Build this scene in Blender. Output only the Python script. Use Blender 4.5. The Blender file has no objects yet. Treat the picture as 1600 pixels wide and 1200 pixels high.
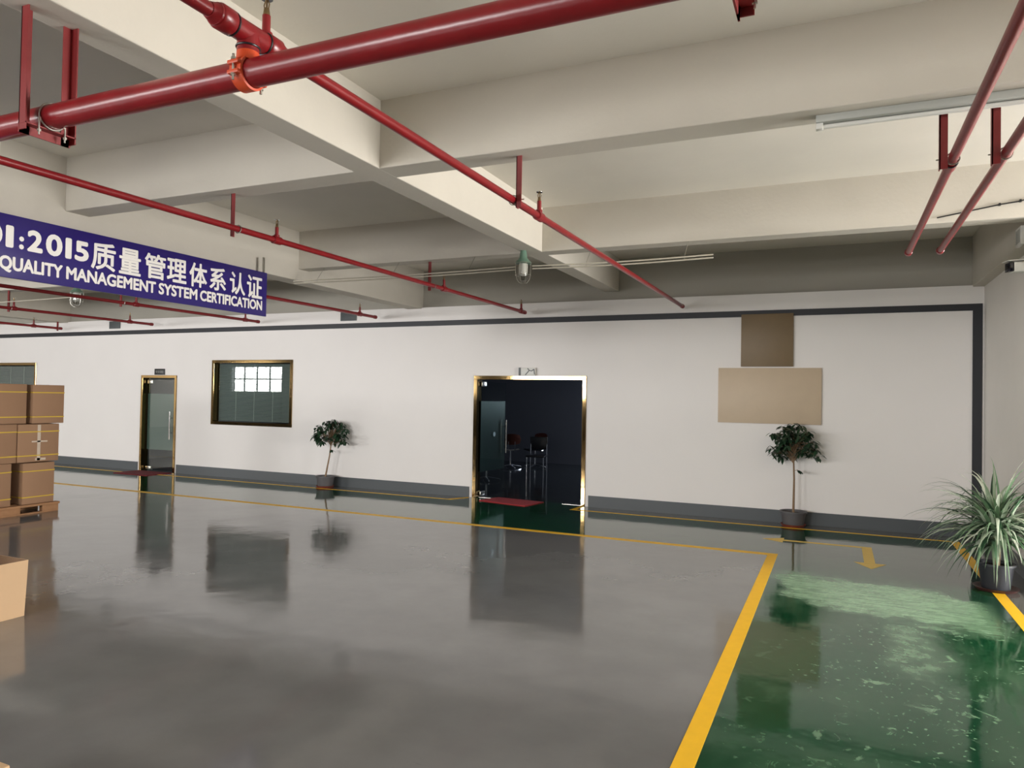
import bpy, bmesh, math, random
from mathutils import Vector, Matrix

C = bpy.context.scene.collection
S = bpy.context.scene
PI = math.pi
rnd = random.Random(7)

# ------------------------------------------------------------------ camera, light, exposure
cam = bpy.data.cameras.new('camera')
cam.sensor_fit = 'HORIZONTAL'
cam.sensor_width = 36.0
cam.lens = 36.0 * 1129.0 / 1600.0
cam.clip_start = 0.05
cam.clip_end = 200
cam_ob = bpy.data.objects.new('camera', cam)
C.objects.link(cam_ob)
yaw, pitch, roll = math.radians(24.23), math.radians(1.06), math.radians(1.01)
right = Vector((math.cos(yaw), math.sin(yaw), 0))
fwd0 = Vector((-math.sin(yaw), math.cos(yaw), 0))
up0 = Vector((0, 0, 1))
fwd = fwd0 * math.cos(pitch) + up0 * math.sin(pitch)
up1 = up0 * math.cos(pitch) - fwd0 * math.sin(pitch)
r3 = right * math.cos(roll) + up1 * math.sin(roll)
u3 = up1 * math.cos(roll) - right * math.sin(roll)
m = Matrix.Identity(4)
for i in range(3):
    m[i][0] = r3[i]; m[i][1] = u3[i]; m[i][2] = -fwd[i]; m[i][3] = (0, 0, 1.736)[i]
cam_ob.matrix_world = m
S.camera = cam_ob

S.view_settings.view_transform = 'Standard'
S.view_settings.look = 'None'
S.view_settings.gamma = 1.0
S.view_settings.use_curve_mapping = False
S.view_settings.exposure = 0.24

world = bpy.data.worlds.new('overcast_sky')
S.world = world
world.use_nodes = True
bg = world.node_tree.nodes['Background']
bg.inputs[0].default_value = (0.86, 0.93, 1.0, 1)
bg.inputs[1].default_value = 0.6

def area_light(name, loc, aim, sx, sy, power, color=(1, 1, 1), spread=180):
    l = bpy.data.lights.new(name, 'AREA')
    l.shape = 'RECTANGLE'; l.size = sx; l.size_y = sy
    l.energy = power; l.color = color
    l.spread = math.radians(spread)
    o = bpy.data.objects.new(name, l)
    C.objects.link(o)
    o.location = loc
    o.rotation_euler = Vector(aim).to_track_quat('-Z', 'Y').to_euler()
    return o

# daylight through the wide glazed front at the right end of the hall, outside the picture
XR = 9.0
SIDE_Y0, SIDE_Y1, SIDE_Z0, SIDE_Z1 = 3.7, 7.8, 0.4, 3.2
area_light('side_daylight', (XR + .3, (SIDE_Y0 + SIDE_Y1) / 2, (SIDE_Z0 + SIDE_Z1) / 2), (-1, 0, 0), SIDE_Y1 - SIDE_Y0 - .1, SIDE_Z1 - SIDE_Z0 - .1, 1430, (1.0, 0.972, 0.94))
# daylight through the row of windows behind the camera
WIN_X = [-27.2, -21.8, -16.4, -11.0, -5.6, -0.2]
WIN_W, WIN_Z0, WIN_Z1, REAR_Y = 3.4, 1.75, 3.12, -6.0
for wx, wp in zip(WIN_X, (450, 440, 460, 600, 560, 50)):
    area_light('window_daylight', (wx, REAR_Y - .3, (WIN_Z0 + WIN_Z1) / 2), (0, 1, 0), WIN_W, WIN_Z1 - WIN_Z0, wp, (1.0, 0.985, 0.97))

# ------------------------------------------------------------------ materials
def srgb(r, g, b):
    f = lambda c: (c / 255 / 12.92) if c / 255 <= .04045 else ((c / 255 + .055) / 1.055) ** 2.4
    return (f(r), f(g), f(b), 1)

def mat(name, col, rough=.6, metal=0.0, noise=0.0, scale=6.0, bump=0.0, bscale=40.0, spec=.5, coat=0.0):
    mt = bpy.data.materials.new(name)
    mt.use_nodes = True
    nt = mt.node_tree
    b = nt.nodes['Principled BSDF']
    b.inputs['Base Color'].default_value = col
    b.inputs['Roughness'].default_value = rough
    b.inputs['Metallic'].default_value = metal
    b.inputs['Specular IOR Level'].default_value = spec
    b.inputs['Coat Weight'].default_value = coat
    if noise or bump:
        tc = nt.nodes.new('ShaderNodeTexCoord')
        if noise:
            n = nt.nodes.new('ShaderNodeTexNoise')
            n.inputs['Scale'].default_value = scale
            n.inputs['Detail'].default_value = 6
            nt.links.new(tc.outputs['Object'], n.inputs['Vector'])
            mx = nt.nodes.new('ShaderNodeMix'); mx.data_type = 'RGBA'
            mx.inputs[6].default_value = tuple(max(0, c * (1 - noise)) for c in col[:3]) + (1,)
            mx.inputs[7].default_value = tuple(min(1, c * (1 + noise)) for c in col[:3]) + (1,)
            nt.links.new(n.outputs['Fac'], mx.inputs[0])
            nt.links.new(mx.outputs[2], b.inputs['Base Color'])
        if bump:
            n2 = nt.nodes.new('ShaderNodeTexNoise')
            n2.inputs['Scale'].default_value = bscale
            n2.inputs['Detail'].default_value = 4
            nt.links.new(tc.outputs['Object'], n2.inputs['Vector'])
            bp = nt.nodes.new('ShaderNodeBump')
            bp.inputs['Strength'].default_value = bump
            bp.inputs['Distance'].default_value = .01
            nt.links.new(n2.outputs['Fac'], bp.inputs['Height'])
            nt.links.new(bp.outputs['Normal'], b.inputs['Normal'])
    return mt

M = {}
M['wall'] = mat('white_wall_paint', srgb(242, 238, 235), .55, noise=.03, scale=1.2)
M['beam'] = mat('beam_paint', srgb(200, 194, 182), .8, noise=.06, scale=2.5, bump=.15, bscale=30)
M['ceil'] = mat('ceiling_paint', srgb(222, 217, 206), .85, noise=.07, scale=1.5, bump=.1, bscale=25)
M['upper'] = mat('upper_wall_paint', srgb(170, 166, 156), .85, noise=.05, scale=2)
M['sidewall'] = mat('side_wall_paint', srgb(236, 232, 226), .8, noise=.04, scale=2, bump=.1)
M['rear'] = mat('rear_wall_paint', srgb(52, 52, 52), .8)
M['grey_base'] = mat('dark_grey_paint', srgb(82, 87, 90), .45, noise=.05, scale=3)
M['dark_trim'] = mat('charcoal_paint', srgb(40, 42, 48), .5)
M['red'] = mat('red_pipe_enamel', srgb(122, 18, 24), .3, noise=.22, scale=9, bump=.12, bscale=14)
M['red_dark'] = mat('red_steel_enamel', srgb(122, 26, 26), .45, noise=.12, scale=8)
M['orange'] = mat('orange_clamp_enamel', srgb(196, 70, 32), .45, noise=.1, scale=14)
M['steel'] = mat('galvanised_steel', srgb(190, 188, 180), .3, 1.0)
M['chrome'] = mat('chrome', srgb(220, 220, 220), .12, 1.0)
M['brass'] = mat('sprinkler_brass', srgb(150, 128, 96), .3, 1.0)
M['gold'] = mat('polished_gold_steel', srgb(152, 126, 84), .06, 1.0, bump=.05, bscale=3)
M['yellow'] = mat('yellow_line_paint', srgb(236, 184, 36), .5, noise=.08, scale=12, spec=.3)
M['arrow'] = mat('pale_yellow_paint', srgb(238, 202, 100), .5, noise=.08, scale=12, spec=.3)
M['card'] = mat('brown_cardboard', srgb(150, 116, 88), .8, noise=.06, scale=5)
M['card_light'] = mat('pale_cardboard', srgb(196, 164, 128), .8, noise=.03, scale=5)
M['card_in'] = mat('carton_inside', srgb(120, 92, 68), .85, noise=.05, scale=5)
M['strap'] = mat('yellow_strap', srgb(206, 172, 50), .4)
M['tape'] = mat('clear_tape', srgb(200, 184, 166), .18, noise=.05, scale=20)
M['wood'] = mat('rough_pallet_wood', srgb(158, 116, 80), .8, noise=.25, scale=10)
M['blue'] = mat('blue_sign_panel', srgb(42, 28, 108), .3, noise=.04, scale=2)
M['white_letter'] = mat('white_letter', srgb(236, 232, 226), .5)
M['white'] = mat('white_plastic', srgb(228, 228, 222), .4)
M['grey_plastic'] = mat('grey_plastic', srgb(176, 178, 172), .45)
M['black'] = mat('black_plastic', srgb(22, 22, 26), .35)
M['lens'] = mat('dark_lens', srgb(12, 14, 26), .05)
M['pot'] = mat('charcoal_pot', srgb(46, 48, 53), .5, noise=.08, scale=10)
M['pot_grey'] = mat('grey_pot', srgb(92, 90, 92), .55, noise=.12, scale=10)
M['saucer'] = mat('terracotta_saucer', srgb(122, 58, 44), .6, noise=.1, scale=12)
M['saucer_dark'] = mat('brown_saucer', srgb(70, 40, 36), .5, noise=.1, scale=12)
M['soil'] = mat('soil', srgb(52, 40, 32), .95, noise=.3, scale=60)
M['bark'] = mat('pale_bark', srgb(142, 116, 90), .8, noise=.2, scale=20)
M['leaf'] = mat('dark_green_leaf', srgb(38, 66, 44), .4, noise=.25, scale=9)
M['blade'] = mat('striped_green_leaf', srgb(150, 170, 140), .38, noise=.55, scale=16)
M['mat_red'] = mat('red_mat', srgb(170, 48, 54), .95, noise=.1, scale=60, bump=.4, bscale=300)
M['mat_dark'] = mat('maroon_mat', srgb(110, 28, 38), .95, noise=.1, scale=60, bump=.4, bscale=300)
M['lamp_green'] = mat('green_lamp_enamel', srgb(104, 134, 116), .45, noise=.08, scale=20)
M['frost'] = mat('frosted_film', srgb(96, 112, 106), .35, noise=.02, scale=2)
M['frost_dark'] = mat('frosted_film_dark', srgb(52, 74, 78), .35)
M['blind'] = mat('grey_blind_slat', srgb(150, 152, 152), .5)
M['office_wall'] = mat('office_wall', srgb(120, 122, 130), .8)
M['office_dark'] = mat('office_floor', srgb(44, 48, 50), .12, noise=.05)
M['plywood'] = mat('red_brown_plywood', srgb(112, 62, 48), .45, noise=.1, scale=8)
M['seat_white'] = mat('cream_seat', srgb(196, 190, 182), .5)
M['plaque_brown'] = mat('brown_board', srgb(128, 108, 80), .5, noise=.1, scale=5)
M['plaque_tan'] = mat('tan_board', srgb(204, 184, 158), .5, noise=.06, scale=5)
M['conduit'] = mat('white_conduit', srgb(206, 200, 184), .5)
M['vent'] = mat('vent_grey', srgb(84, 88, 90), .6)
M['bluish'] = mat('pale_blue_sticker', srgb(170, 200, 212), .4)

def blade_mat():
    mt = M['blade']; nt = mt.node_tree
    b = nt.nodes['Principled BSDF']
    g = nt.nodes.new('ShaderNodeNewGeometry')
    r = nt.nodes.new('ShaderNodeValToRGB')
    r.color_ramp.elements[0].color = srgb(44, 78, 54); r.color_ramp.elements[0].position = .1
    r.color_ramp.elements[1].color = srgb(214, 222, 204); r.color_ramp.elements[1].position = .95
    e = r.color_ramp.elements.new(.5); e.color = srgb(112, 142, 108)
    nt.links.new(g.outputs['Random Per Island'], r.inputs[0])
    nt.links.new(r.outputs[0], b.inputs['Base Color'])
blade_mat()

def glass(name, tint=(.85, .9, .88), rough=0.0):
    mt = bpy.data.materials.new(name); mt.use_nodes = True
    nt = mt.node_tree; nt.nodes.clear()
    out = nt.nodes.new('ShaderNodeOutputMaterial')
    tr = nt.nodes.new('ShaderNodeBsdfTransparent'); tr.inputs[0].default_value = (*tint, 1)
    gl = nt.nodes.new('ShaderNodeBsdfGlossy'); gl.inputs['Roughness'].default_value = rough
    fr = nt.nodes.new('ShaderNodeFresnel'); fr.inputs[0].default_value = 1.52
    mul = nt.nodes.new('ShaderNodeMath'); mul.operation = 'MULTIPLY'; mul.inputs[1].default_value = 1.7; mul.use_clamp = True
    mx = nt.nodes.new('ShaderNodeMixShader')
    geo = nt.nodes.new('ShaderNodeNewGeometry')
    inv = nt.nodes.new('ShaderNodeMath'); inv.operation = 'SUBTRACT'; inv.inputs[0].default_value = 1.0
    nt.links.new(geo.outputs['Backfacing'], inv.inputs[1])
    mul2 = nt.nodes.new('ShaderNodeMath'); mul2.operation = 'MULTIPLY'
    nt.links.new(mul.outputs[0], mul2.inputs[0]); nt.links.new(inv.outputs[0], mul2.inputs[1])
    nt.links.new(fr.outputs[0], mul.inputs[0]); nt.links.new(mul2.outputs[0], mx.inputs[0])
    nt.links.new(tr.outputs[0], mx.inputs[1]); nt.links.new(gl.outputs[0], mx.inputs[2])
    nt.links.new(mx.outputs[0], out.inputs[0])
    return mt
M['glass'] = glass('door_glass')
M['lampglass'] = glass('lamp_glass', (.8, .8, .78), .05)

# floor: polished epoxy with faint waves, scuffs and dried water marks
def floor_mat(name, col, stains):
    mt = bpy.data.materials.new(name); mt.use_nodes = True
    nt = mt.node_tree; N = nt.nodes; L = nt.links
    b = N['Principled BSDF']
    tc = N.new('ShaderNodeTexCoord')
    def noise(scale, detail=4, rough=.55, vec=None, dist=0):
        n = N.new('ShaderNodeTexNoise')
        n.inputs['Scale'].default_value = scale; n.inputs['Detail'].default_value = detail
        n.inputs['Roughness'].default_value = rough; n.inputs['Distortion'].default_value = dist
        L.new(vec or tc.outputs['Object'], n.inputs['Vector'])
        return n.outputs['Fac']
    def ramp(v, a, bb):
        r = N.new('ShaderNodeMapRange'); r.interpolation_type = 'SMOOTHSTEP'
        r.inputs[1].default_value = a; r.inputs[2].default_value = bb
        L.new(v, r.inputs[0]); return r.outputs[0]
    def math_(op, a, bb):
        k = N.new('ShaderNodeMath'); k.operation = op
        for i, v in enumerate((a, bb)):
            if isinstance(v, (int, float)): k.inputs[i].default_value = v
            else: L.new(v, k.inputs[i])
        return k.outputs[0]
    def mix(f, a, bb):
        x = N.new('ShaderNodeMix'); x.data_type = 'RGBA'
        L.new(f, x.inputs[0])
        for i, v in ((6, a), (7, bb)):
            if isinstance(v, tuple): x.inputs[i].default_value = v
            else: L.new(v, x.inputs[i])
        return x.outputs[2]
    base = mix(ramp(noise(.9, 6), .3, .7), tuple(c * .86 for c in col[:3]) + (1,), tuple(min(1, c * 1.12) for c in col[:3]) + (1,))
    # long scuffs
    mp = N.new('ShaderNodeMapping'); mp.inputs['Scale'].default_value = (1.2, 9, 1); mp.inputs['Rotation'].default_value = (0, 0, .5)
    L.new(tc.outputs['Object'], mp.inputs['Vector'])
    sc = ramp(noise(1.6, 8, .7, mp.outputs['Vector'], 1.0), .66, .74)
    base = mix(math_('MULTIPLY', sc, .35), base, tuple(c * .55 for c in col[:3]) + (1,))
    rough = None
    if stains:
        sep = N.new('ShaderNodeSeparateXYZ'); L.new(tc.outputs['Object'], sep.inputs[0])
        X, Y = sep.outputs[0], sep.outputs[1]
        wob = math_('MULTIPLY', math_('SUBTRACT', noise(1.6, 5, .6), .5), 1.3)
        # big dried puddle: a slanting band across the walkway
        ctr = math_('SUBTRACT', 7.35, math_('MULTIPLY', X, .30))
        d = math_('ABSOLUTE', math_('SUBTRACT', math_('ADD', Y, wob), ctr), 0)
        band = ramp(d, .70, .42)
        inside = math_('MULTIPLY', ramp(math_('ADD', X, math_('MULTIPLY', wob, .5)), -.62, -.40), ramp(X, 1.30, 1.05))
        streak = ramp(noise(3.0, 6, .65, mp.outputs['Vector']), .25, .62)
        big = math_('MULTIPLY', math_('MULTIPLY', band, inside), math_('ADD', .2, math_('MULTIPLY', streak, .5)))
        # tail of the puddle toward the camera
        dx = math_('SUBTRACT', X, .50); dy = math_('SUBTRACT', Y, 5.9)
        rr = math_('ADD', math_('MULTIPLY', math_('MULTIPLY', dx, dx), 16), math_('MULTIPLY', dy, dy))
        tail = math_('MULTIPLY', math_('MULTIPLY', ramp(math_('ADD', rr, math_('MULTIPLY', wob, 2.6)), .9, -.2), .45), ramp(noise(5.0, 7, .7), .35, .65))
        # splashes and drops
        spl = math_('MULTIPLY', ramp(noise(5.5, 7, .68, None, .9), .57, .66), ramp(noise(.9, 3), .38, .56))
        drops = math_('MULTIPLY', ramp(noise(26, 3, .5), .62, .70), ramp(noise(1.3, 3), .42, .55))
        spread = math_('ADD', .25, math_('MULTIPLY', ramp(X, -.45, .45), .75))
        spl = math_('MULTIPLY', spl, spread); drops = math_('MULTIPLY', drops, spread)
        haze = math_('MULTIPLY', ramp(noise(1.0, 7, .65), .45, .75), .12)
        allm = math_('MAXIMUM', math_('MAXIMUM', big, tail), math_('MAXIMUM', math_('MULTIPLY', spl, .55), math_('MAXIMUM', math_('MULTIPLY', drops, .5), haze)))
        fade = ramp(Y, 8.35, 7.7)
        allm = math_('MULTIPLY', allm, fade)
        base = mix(allm, base, srgb(158, 198, 160))
        rough = math_('ADD', .07, math_('MULTIPLY', allm, .35))
    L.new(base, b.inputs['Base Color'])
    if rough is None:
        rough = math_('ADD', .075, math_('MULTIPLY', ramp(noise(1.3, 5), .35, .75), .07))
    L.new(rough, b.inputs['Roughness'])
    b.inputs['IOR'].default_value = 1.55
    b.inputs['Specular IOR Level'].default_value = .8
    bp = N.new('ShaderNodeBump'); bp.inputs['Strength'].default_value = .05; bp.inputs['Distance'].default_value = .05
    L.new(noise(2.2, 3, .5), bp.inputs['Height'])
    L.new(bp.outputs['Normal'], b.inputs['Normal'])
    return mt
M['floor_grey'] = floor_mat('grey_epoxy', srgb(115, 115, 115), False)
M['floor_strip'] = floor_mat('grey_edge_epoxy', srgb(92, 92, 90), False)
M['floor_green'] = floor_mat('green_epoxy', srgb(14, 66, 40), True)

# ------------------------------------------------------------------ mesh helpers
def smooth(me, ang=40):
    for p in me.polygons: p.use_smooth = True
    try: me.set_sharp_from_angle(angle=math.radians(ang))
    except Exception: pass

def obj(name, bm, material, parent=None, sm=True):
    bmesh.ops.recalc_face_normals(bm, faces=bm.faces)
    me = bpy.data.meshes.new(name)
    bm.to_mesh(me); bm.free()
    if sm: smooth(me)
    for x in (material if isinstance(material, (list, tuple)) else [material]):
        me.materials.append(x)
    o = bpy.data.objects.new(name, me)
    C.objects.link(o)
    if parent is not None: o.parent = parent
    return o

def tag(o, label=None, cat=None, group=None, kind=None):
    if label: o['label'] = label
    if cat: o['category'] = cat
    if group: o['group'] = group
    if kind: o['kind'] = kind
    return o

def thing(name, label, cat, loc=(0, 0, 0), rz=0, group=None):
    o = bpy.data.objects.new(name, None)
    C.objects.link(o)
    o.empty_display_size = .1
    o.location = loc; o.rotation_euler = (0, 0, rz)
    return tag(o, label, cat, group)

def struct(name, bm, material, parent=None, sm=False):
    o = obj(name, bm, material, parent, sm)
    if parent is None: o['kind'] = 'structure'
    return o

def copy_tree(o, parent=None):
    c = o.copy(); C.objects.link(c)
    if parent is not None:
        c.parent = parent
    for ch in list(o.children): copy_tree(ch, c)
    return c

def BM(): return bmesh.new()

def box(bm, x0, x1, y0, y1, z0, z1, bev=0.0, mi=0):
    v = [bm.verts.new(p) for p in ((x0, y0, z0), (x1, y0, z0), (x1, y1, z0), (x0, y1, z0), (x0, y0, z1), (x1, y0, z1), (x1, y1, z1), (x0, y1, z1))]
    fs = [bm.faces.new([v[i] for i in f]) for f in ((0, 3, 2, 1), (4, 5, 6, 7), (0, 1, 5, 4), (1, 2, 6, 5), (2, 3, 7, 6), (3, 0, 4, 7))]
    for f in fs: f.material_index = mi
    if bev:
        es = list({e for f in fs for e in f.edges})
        bmesh.ops.bevel(bm, geom=es, offset=bev, segments=2, affect='EDGES', profile=.5)
    return bm

def frame_axes(d):
    d = Vector(d).normalized()
    a = Vector((0, 0, 1)) if abs(d.z) < .9 else Vector((1, 0, 0))
    u = d.cross(a).normalized()
    return u, d.cross(u).normalized()

def tube(bm, pts, r, seg=16, caps=True):
    pts = [Vector(p) for p in pts]
    rs = r if isinstance(r, (list, tuple)) else [r] * len(pts)
    rings = []
    u = None
    for i, p in enumerate(pts):
        if i == 0: d = pts[1] - pts[0]
        elif i == len(pts) - 1: d = pts[-1] - pts[-2]
        else: d = (pts[i + 1] - pts[i]).normalized() + (pts[i] - pts[i - 1]).normalized()
        if d.length < 1e-9: d = pts[min(i + 1, len(pts) - 1)] - pts[max(i - 1, 0)]
        d = d.normalized()
        if u is None: u, w = frame_axes(d)
        else:
            u = (u - d * u.dot(d)).normalized()
        w = d.cross(u).normalized()
        rings.append([bm.verts.new(p + u * (rs[i] * math.cos(2 * PI * k / seg)) + w * (rs[i] * math.sin(2 * PI * k / seg))) for k in range(seg)])
    for a, b in zip(rings, rings[1:]):
        for k in range(seg):
            bm.faces.new((a[k], a[(k + 1) % seg], b[(k + 1) % seg], b[k]))
    if caps:
        bm.faces.new(rings[0][::-1]); bm.faces.new(rings[-1])
    return bm

def lathe(bm, prof, seg=24, c=(0, 0, 0)):
    rings = []
    for r, z in prof:
        if r < 1e-6: rings.append([bm.verts.new((c[0], c[1], c[2] + z))])
        else: rings.append([bm.verts.new((c[0] + r * math.cos(2 * PI * k / seg), c[1] + r * math.sin(2 * PI * k / seg), c[2] + z)) for k in range(seg)])
    for a, b in zip(rings, rings[1:]):
        for k in range(seg):
            k2 = (k + 1) % seg
            if len(a) == 1 and len(b) == 1: continue
            if len(a) == 1: bm.faces.new((a[0], b[k2], b[k]))
            elif len(b) == 1: bm.faces.new((a[k], a[k2], b[0]))
            else: bm.faces.new((a[k], a[k2], b[k2], b[k]))
    return bm

def prism(bm, poly, z0, z1, mi=0):
    lo = [bm.verts.new((x, y, z0)) for x, y in poly]
    hi = [bm.verts.new((x, y, z1)) for x, y in poly]
    n = len(poly)
    fs = [bm.faces.new(lo[::-1]), bm.faces.new(hi)]
    for i in range(n):
        fs.append(bm.faces.new((lo[i], lo[(i + 1) % n], hi[(i + 1) % n], hi[i])))
    for f in fs: f.material_index = mi
    return bm

def torus(bm, c, axis, R, r, seg=20, sub=8, a0=0, a1=2 * PI):
    u, w = frame_axes(axis)
    full = abs(a1 - a0 - 2 * PI) < 1e-6
    n = seg if full else seg + 1
    pts = [Vector(c) + u * (R * math.cos(a0 + (a1 - a0) * k / seg)) + w * (R * math.sin(a0 + (a1 - a0) * k / seg)) for k in range(n)]
    if full: pts = pts + [pts[0], ]
    return tube(bm, pts, r, sub, caps=not full)

# ------------------------------------------------------------------ the setting
D = 11.14            # back wall face
WX = 1.75            # right wall face
XL = -30.0
ZC, ZB, ZG = 3.98, 3.46, 3.30

bm = BM()
def quad(bm, x0, x1, y0, y1, z, mi):
    f = bm.faces.new([bm.verts.new(p) for p in ((x0, y0, z), (x1, y0, z), (x1, y1, z), (x0, y1, z))])
    f.material_index = mi
LY0, LY1 = 8.71, 8.82          # line along the cross walkway
WY0, WY1 = 10.69, 10.75        # line along the back wall
RX0, RX1 = 1.33, 1.43          # line at the right edge
GX0, GX1 = -0.705, -0.60       # line at the left edge of the walkway
DX0, DX1 = -5.72, -3.70        # double door opening
def zslab(bm, x0, x1, y0, y1, mi): box(bm, x0, x1, y0, y1, -.12, 0, mi=mi)
zslab(bm, XL, GX1, -6.3, LY1, 0)
zslab(bm, GX1, RX0, -6.3, LY1, 1)
zslab(bm, XL, RX0, LY1, WY1, 1)
zslab(bm, XL, DX0, WY1, 11.34, 2)
zslab(bm, DX0, DX1, WY1, 11.30, 1)
zslab(bm, DX1, RX0, WY1, 11.34, 2)
zslab(bm, RX0, XR + .2, -6.3, 8.25, 2)
zslab(bm, RX0, WX + .2, 8.25, 11.34, 2)
struct('floor', bm, [M['floor_grey'], M['floor_green'], M['floor_strip']])

def wall_with_holes(bm, x0, x1, z0, z1, y0, y1, holes):
    """a wall along X, holes = (hx0, hx1, hz0, hz1) sorted by x"""
    x = x0
    for hx0, hx1, hz0, hz1 in holes:
        box(bm, x, hx0, y0, y1, z0, z1)
        if hz0 > z0 + 1e-4: box(bm, hx0, hx1, y0, y1, z0, hz0)
        if hz1 < z1 - 1e-4: box(bm, hx0, hx1, y0, y1, hz1, z1)
        x = hx1
    box(bm, x, x1, y0, y1, z0, z1)

D1 = (-13.93, -12.87, 0.0, 2.07)
W1 = (-11.84, -9.73, 1.08, 2.39)
W0 = (-19.8, -17.56, 1.08, 2.36)
D2 = (DX0, DX1, 0.0, 2.09)
bm = BM()
wall_with_holes(bm, XL, WX, 0, 3.32, D, D + .2, [W0, D1, W1, D2])
struct('wall_back', bm, M['wall'])
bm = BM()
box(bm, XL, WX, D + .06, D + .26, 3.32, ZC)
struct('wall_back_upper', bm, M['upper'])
bm = BM()
box(bm, WX, WX + .2, 8.05, D + .2, 0, ZC)
box(bm, WX + .2, XR, 8.05, 8.25, 0, ZC)
struct('wall_right', bm, M['sidewall'])
bm = BM()
box(bm, XR, XR + .2, -6.2, 8.25, 0, SIDE_Z0); box(bm, XR, XR + .2, -6.2, 8.25, SIDE_Z1, ZC)
box(bm, XR, XR + .2, -6.2, SIDE_Y0, SIDE_Z0, SIDE_Z1); box(bm, XR, XR + .2, SIDE_Y1, 8.25, SIDE_Z0, SIDE_Z1)
struct('wall_front', bm, M['sidewall'])
bm = BM()
box(bm, XL - .2, XL, -6.2, 18.2, 0, ZC)
struct('wall_left', bm, M['sidewall'])
bm = BM()
wall_with_holes(bm, XL, XR + .2, 0, ZC, REAR_Y - .2, REAR_Y, [(x - WIN_W / 2, x + WIN_W / 2, WIN_Z0, WIN_Z1) for x in WIN_X])
struct('wall_rear', bm, M['rear'])
for i, wx in enumerate(WIN_X):       # rear windows behind the camera, seen mirrored in the office glass
    bm = BM()
    for k in range(5):
        px = wx - WIN_W / 2 + WIN_W * k / 4
        box(bm, px - .03, px + .03, REAR_Y - .14, REAR_Y - .08, WIN_Z0, WIN_Z1)
    for z in (WIN_Z0 + .03, WIN_Z0 + .7, WIN_Z1 - .03):
        box(bm, wx - WIN_W / 2, wx + WIN_W / 2, REAR_Y - .14, REAR_Y - .08, z - .03, z + .03)
    struct('window_%d' % (i + 3), bm, M['grey_base'])

bm = BM()
box(bm, XL, WX + .2, -6.2, 18.2, ZC, ZC + .15)
box(bm, WX + .2, XR + .2, -6.2, 8.25, ZC, ZC + .15)
struct('ceiling', bm, M['ceil'])

def beam(x0, x1, y0, y1, z0):
    bm = BM()
    box(bm, x0, x1, y0, y1, z0, ZC + .01, .008)
    return struct('ceiling_beam', bm, M['beam'])
for y in (-2.08, 1.24, 4.56, 7.88):
    beam(XL, XR, y, min(y + .25, 8.1), ZB)
beam(-3.43, -3.19, -6.0, 11.2, ZB - .001)
beam(-7.12, -6.82, -6.0, 11.2, ZG)
beam(1.62, WX + .01, 7.9, 11.2, ZG - .001)
beam(-11.4, -11.15, -6.0, 11.2, ZB - .001)
beam(-16.75, -16.45, -6.0, 11.2, ZG)
beam(-21.4, -21.15, -6.0, 11.2, ZB - .001)
beam(-26.3, -26.0, -6.0, 11.2, ZG)

# painted dark band and skirting on the back wall
bm = BM(); box(bm, XL, 1.73, D - .015, D + .01, 2.985, 3.075)
struct('trim_1', bm, M['dark_trim'])
bm = BM(); box(bm, 1.62, 1.73, D - .016, D + .01, 0, 2.985)
struct('trim_2', bm, M['dark_trim'])
bm = BM()
for a, b in ((XL, D1[0] - .06), (D1[1] + .06, D2[0] - .07), (D2[1] + .07, 1.62)):
    box(bm, a, b, D - .02, D + .01, 0, .18)
struct('baseboard_back', bm, M['grey_base'])
bm = BM(); box(bm, WX - .02, WX + .01, 8.05, D, 0, .18)
struct('baseboard_right', bm, M['grey_base'])

# rooms behind the glass
bm = BM()
box(bm, XL, WX + .2, 18.0, 18.2, 0, ZC)
box(bm, -9.3, -9.1, D + .2, 18, 0, 3.3)
box(bm, -1.4, -1.2, D + .2, 18, 0, 3.3)
box(bm, -16.3, -16.1, D + .2, 18, 0, 3.3)
box(bm, XL, WX + .2, 11.4, 18.0, 3.0, 3.1)
box(bm, WX, WX + .2, D + .2, 18, 0, ZC)
struct('wall_office', bm, M['office_wall'])
bm = BM()
zslab(bm, XL, WX, 11.34, 18, 0)
zslab(bm, DX0, DX1, 11.30, 11.34, 0)
struct('floor_office', bm, M['office_dark'])

area_light('office_fill_light', (-3.2, 17.6, 2.2), (-.4, -1, -.2), 0.55, 1.0, 80, (.75, .85, 1.0))  # added fill lamp, lifts the dark room and its chairs
area_light('office_fill_light', (-13.0, 17.6, 2.2), (0, -1, -.2), 2.4, 1.0, 40, (.9, 1.0, .95))  # added fill lamp, brightens the room behind the single glass door

# ------------------------------------------------------------------ floor lines and arrow
def line(label, polys, m='yellow', name='floor_line'):
    bm = BM()
    for p in polys: prism(bm, p, 0, .0015)
    o = obj(name, bm, M[m], None, False)
    return tag(o, label, 'floor marking', 'yellow walkway lines' if name == 'floor_line' else None)
R = lambda x0, x1, y0, y1: [(x0, y0), (x1, y0), (x1, y1), (x0, y1)]
line('yellow floor line running from the corner toward the camera, left edge of the green walkway', [R(GX0, GX1, -6, LY1)])
line('long yellow floor line between the grey floor and the green strip before the office wall', [R(XL, GX0, LY0, LY1)])
line('thin yellow floor line along the wall left of the double door, bending to its frame',
     [R(XL, -6.0, WY0, WY1), [(-6.0, WY0), (-5.90, WY0), (-5.74, 11.05), (-5.80, 11.12), (-6.0, WY1)]])
line('thin yellow floor line along the wall between the double door and the spiky plant',
     [R(-3.70, RX0, WY0, WY1), [(-3.79, WY0), (-3.70, WY0), (-3.70, 11.1), (-3.76, 11.1)]])
line('yellow floor line passing under the spiky potted plant, right edge of the walkway', [R(RX0, RX1, -6, WY1)])
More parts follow.
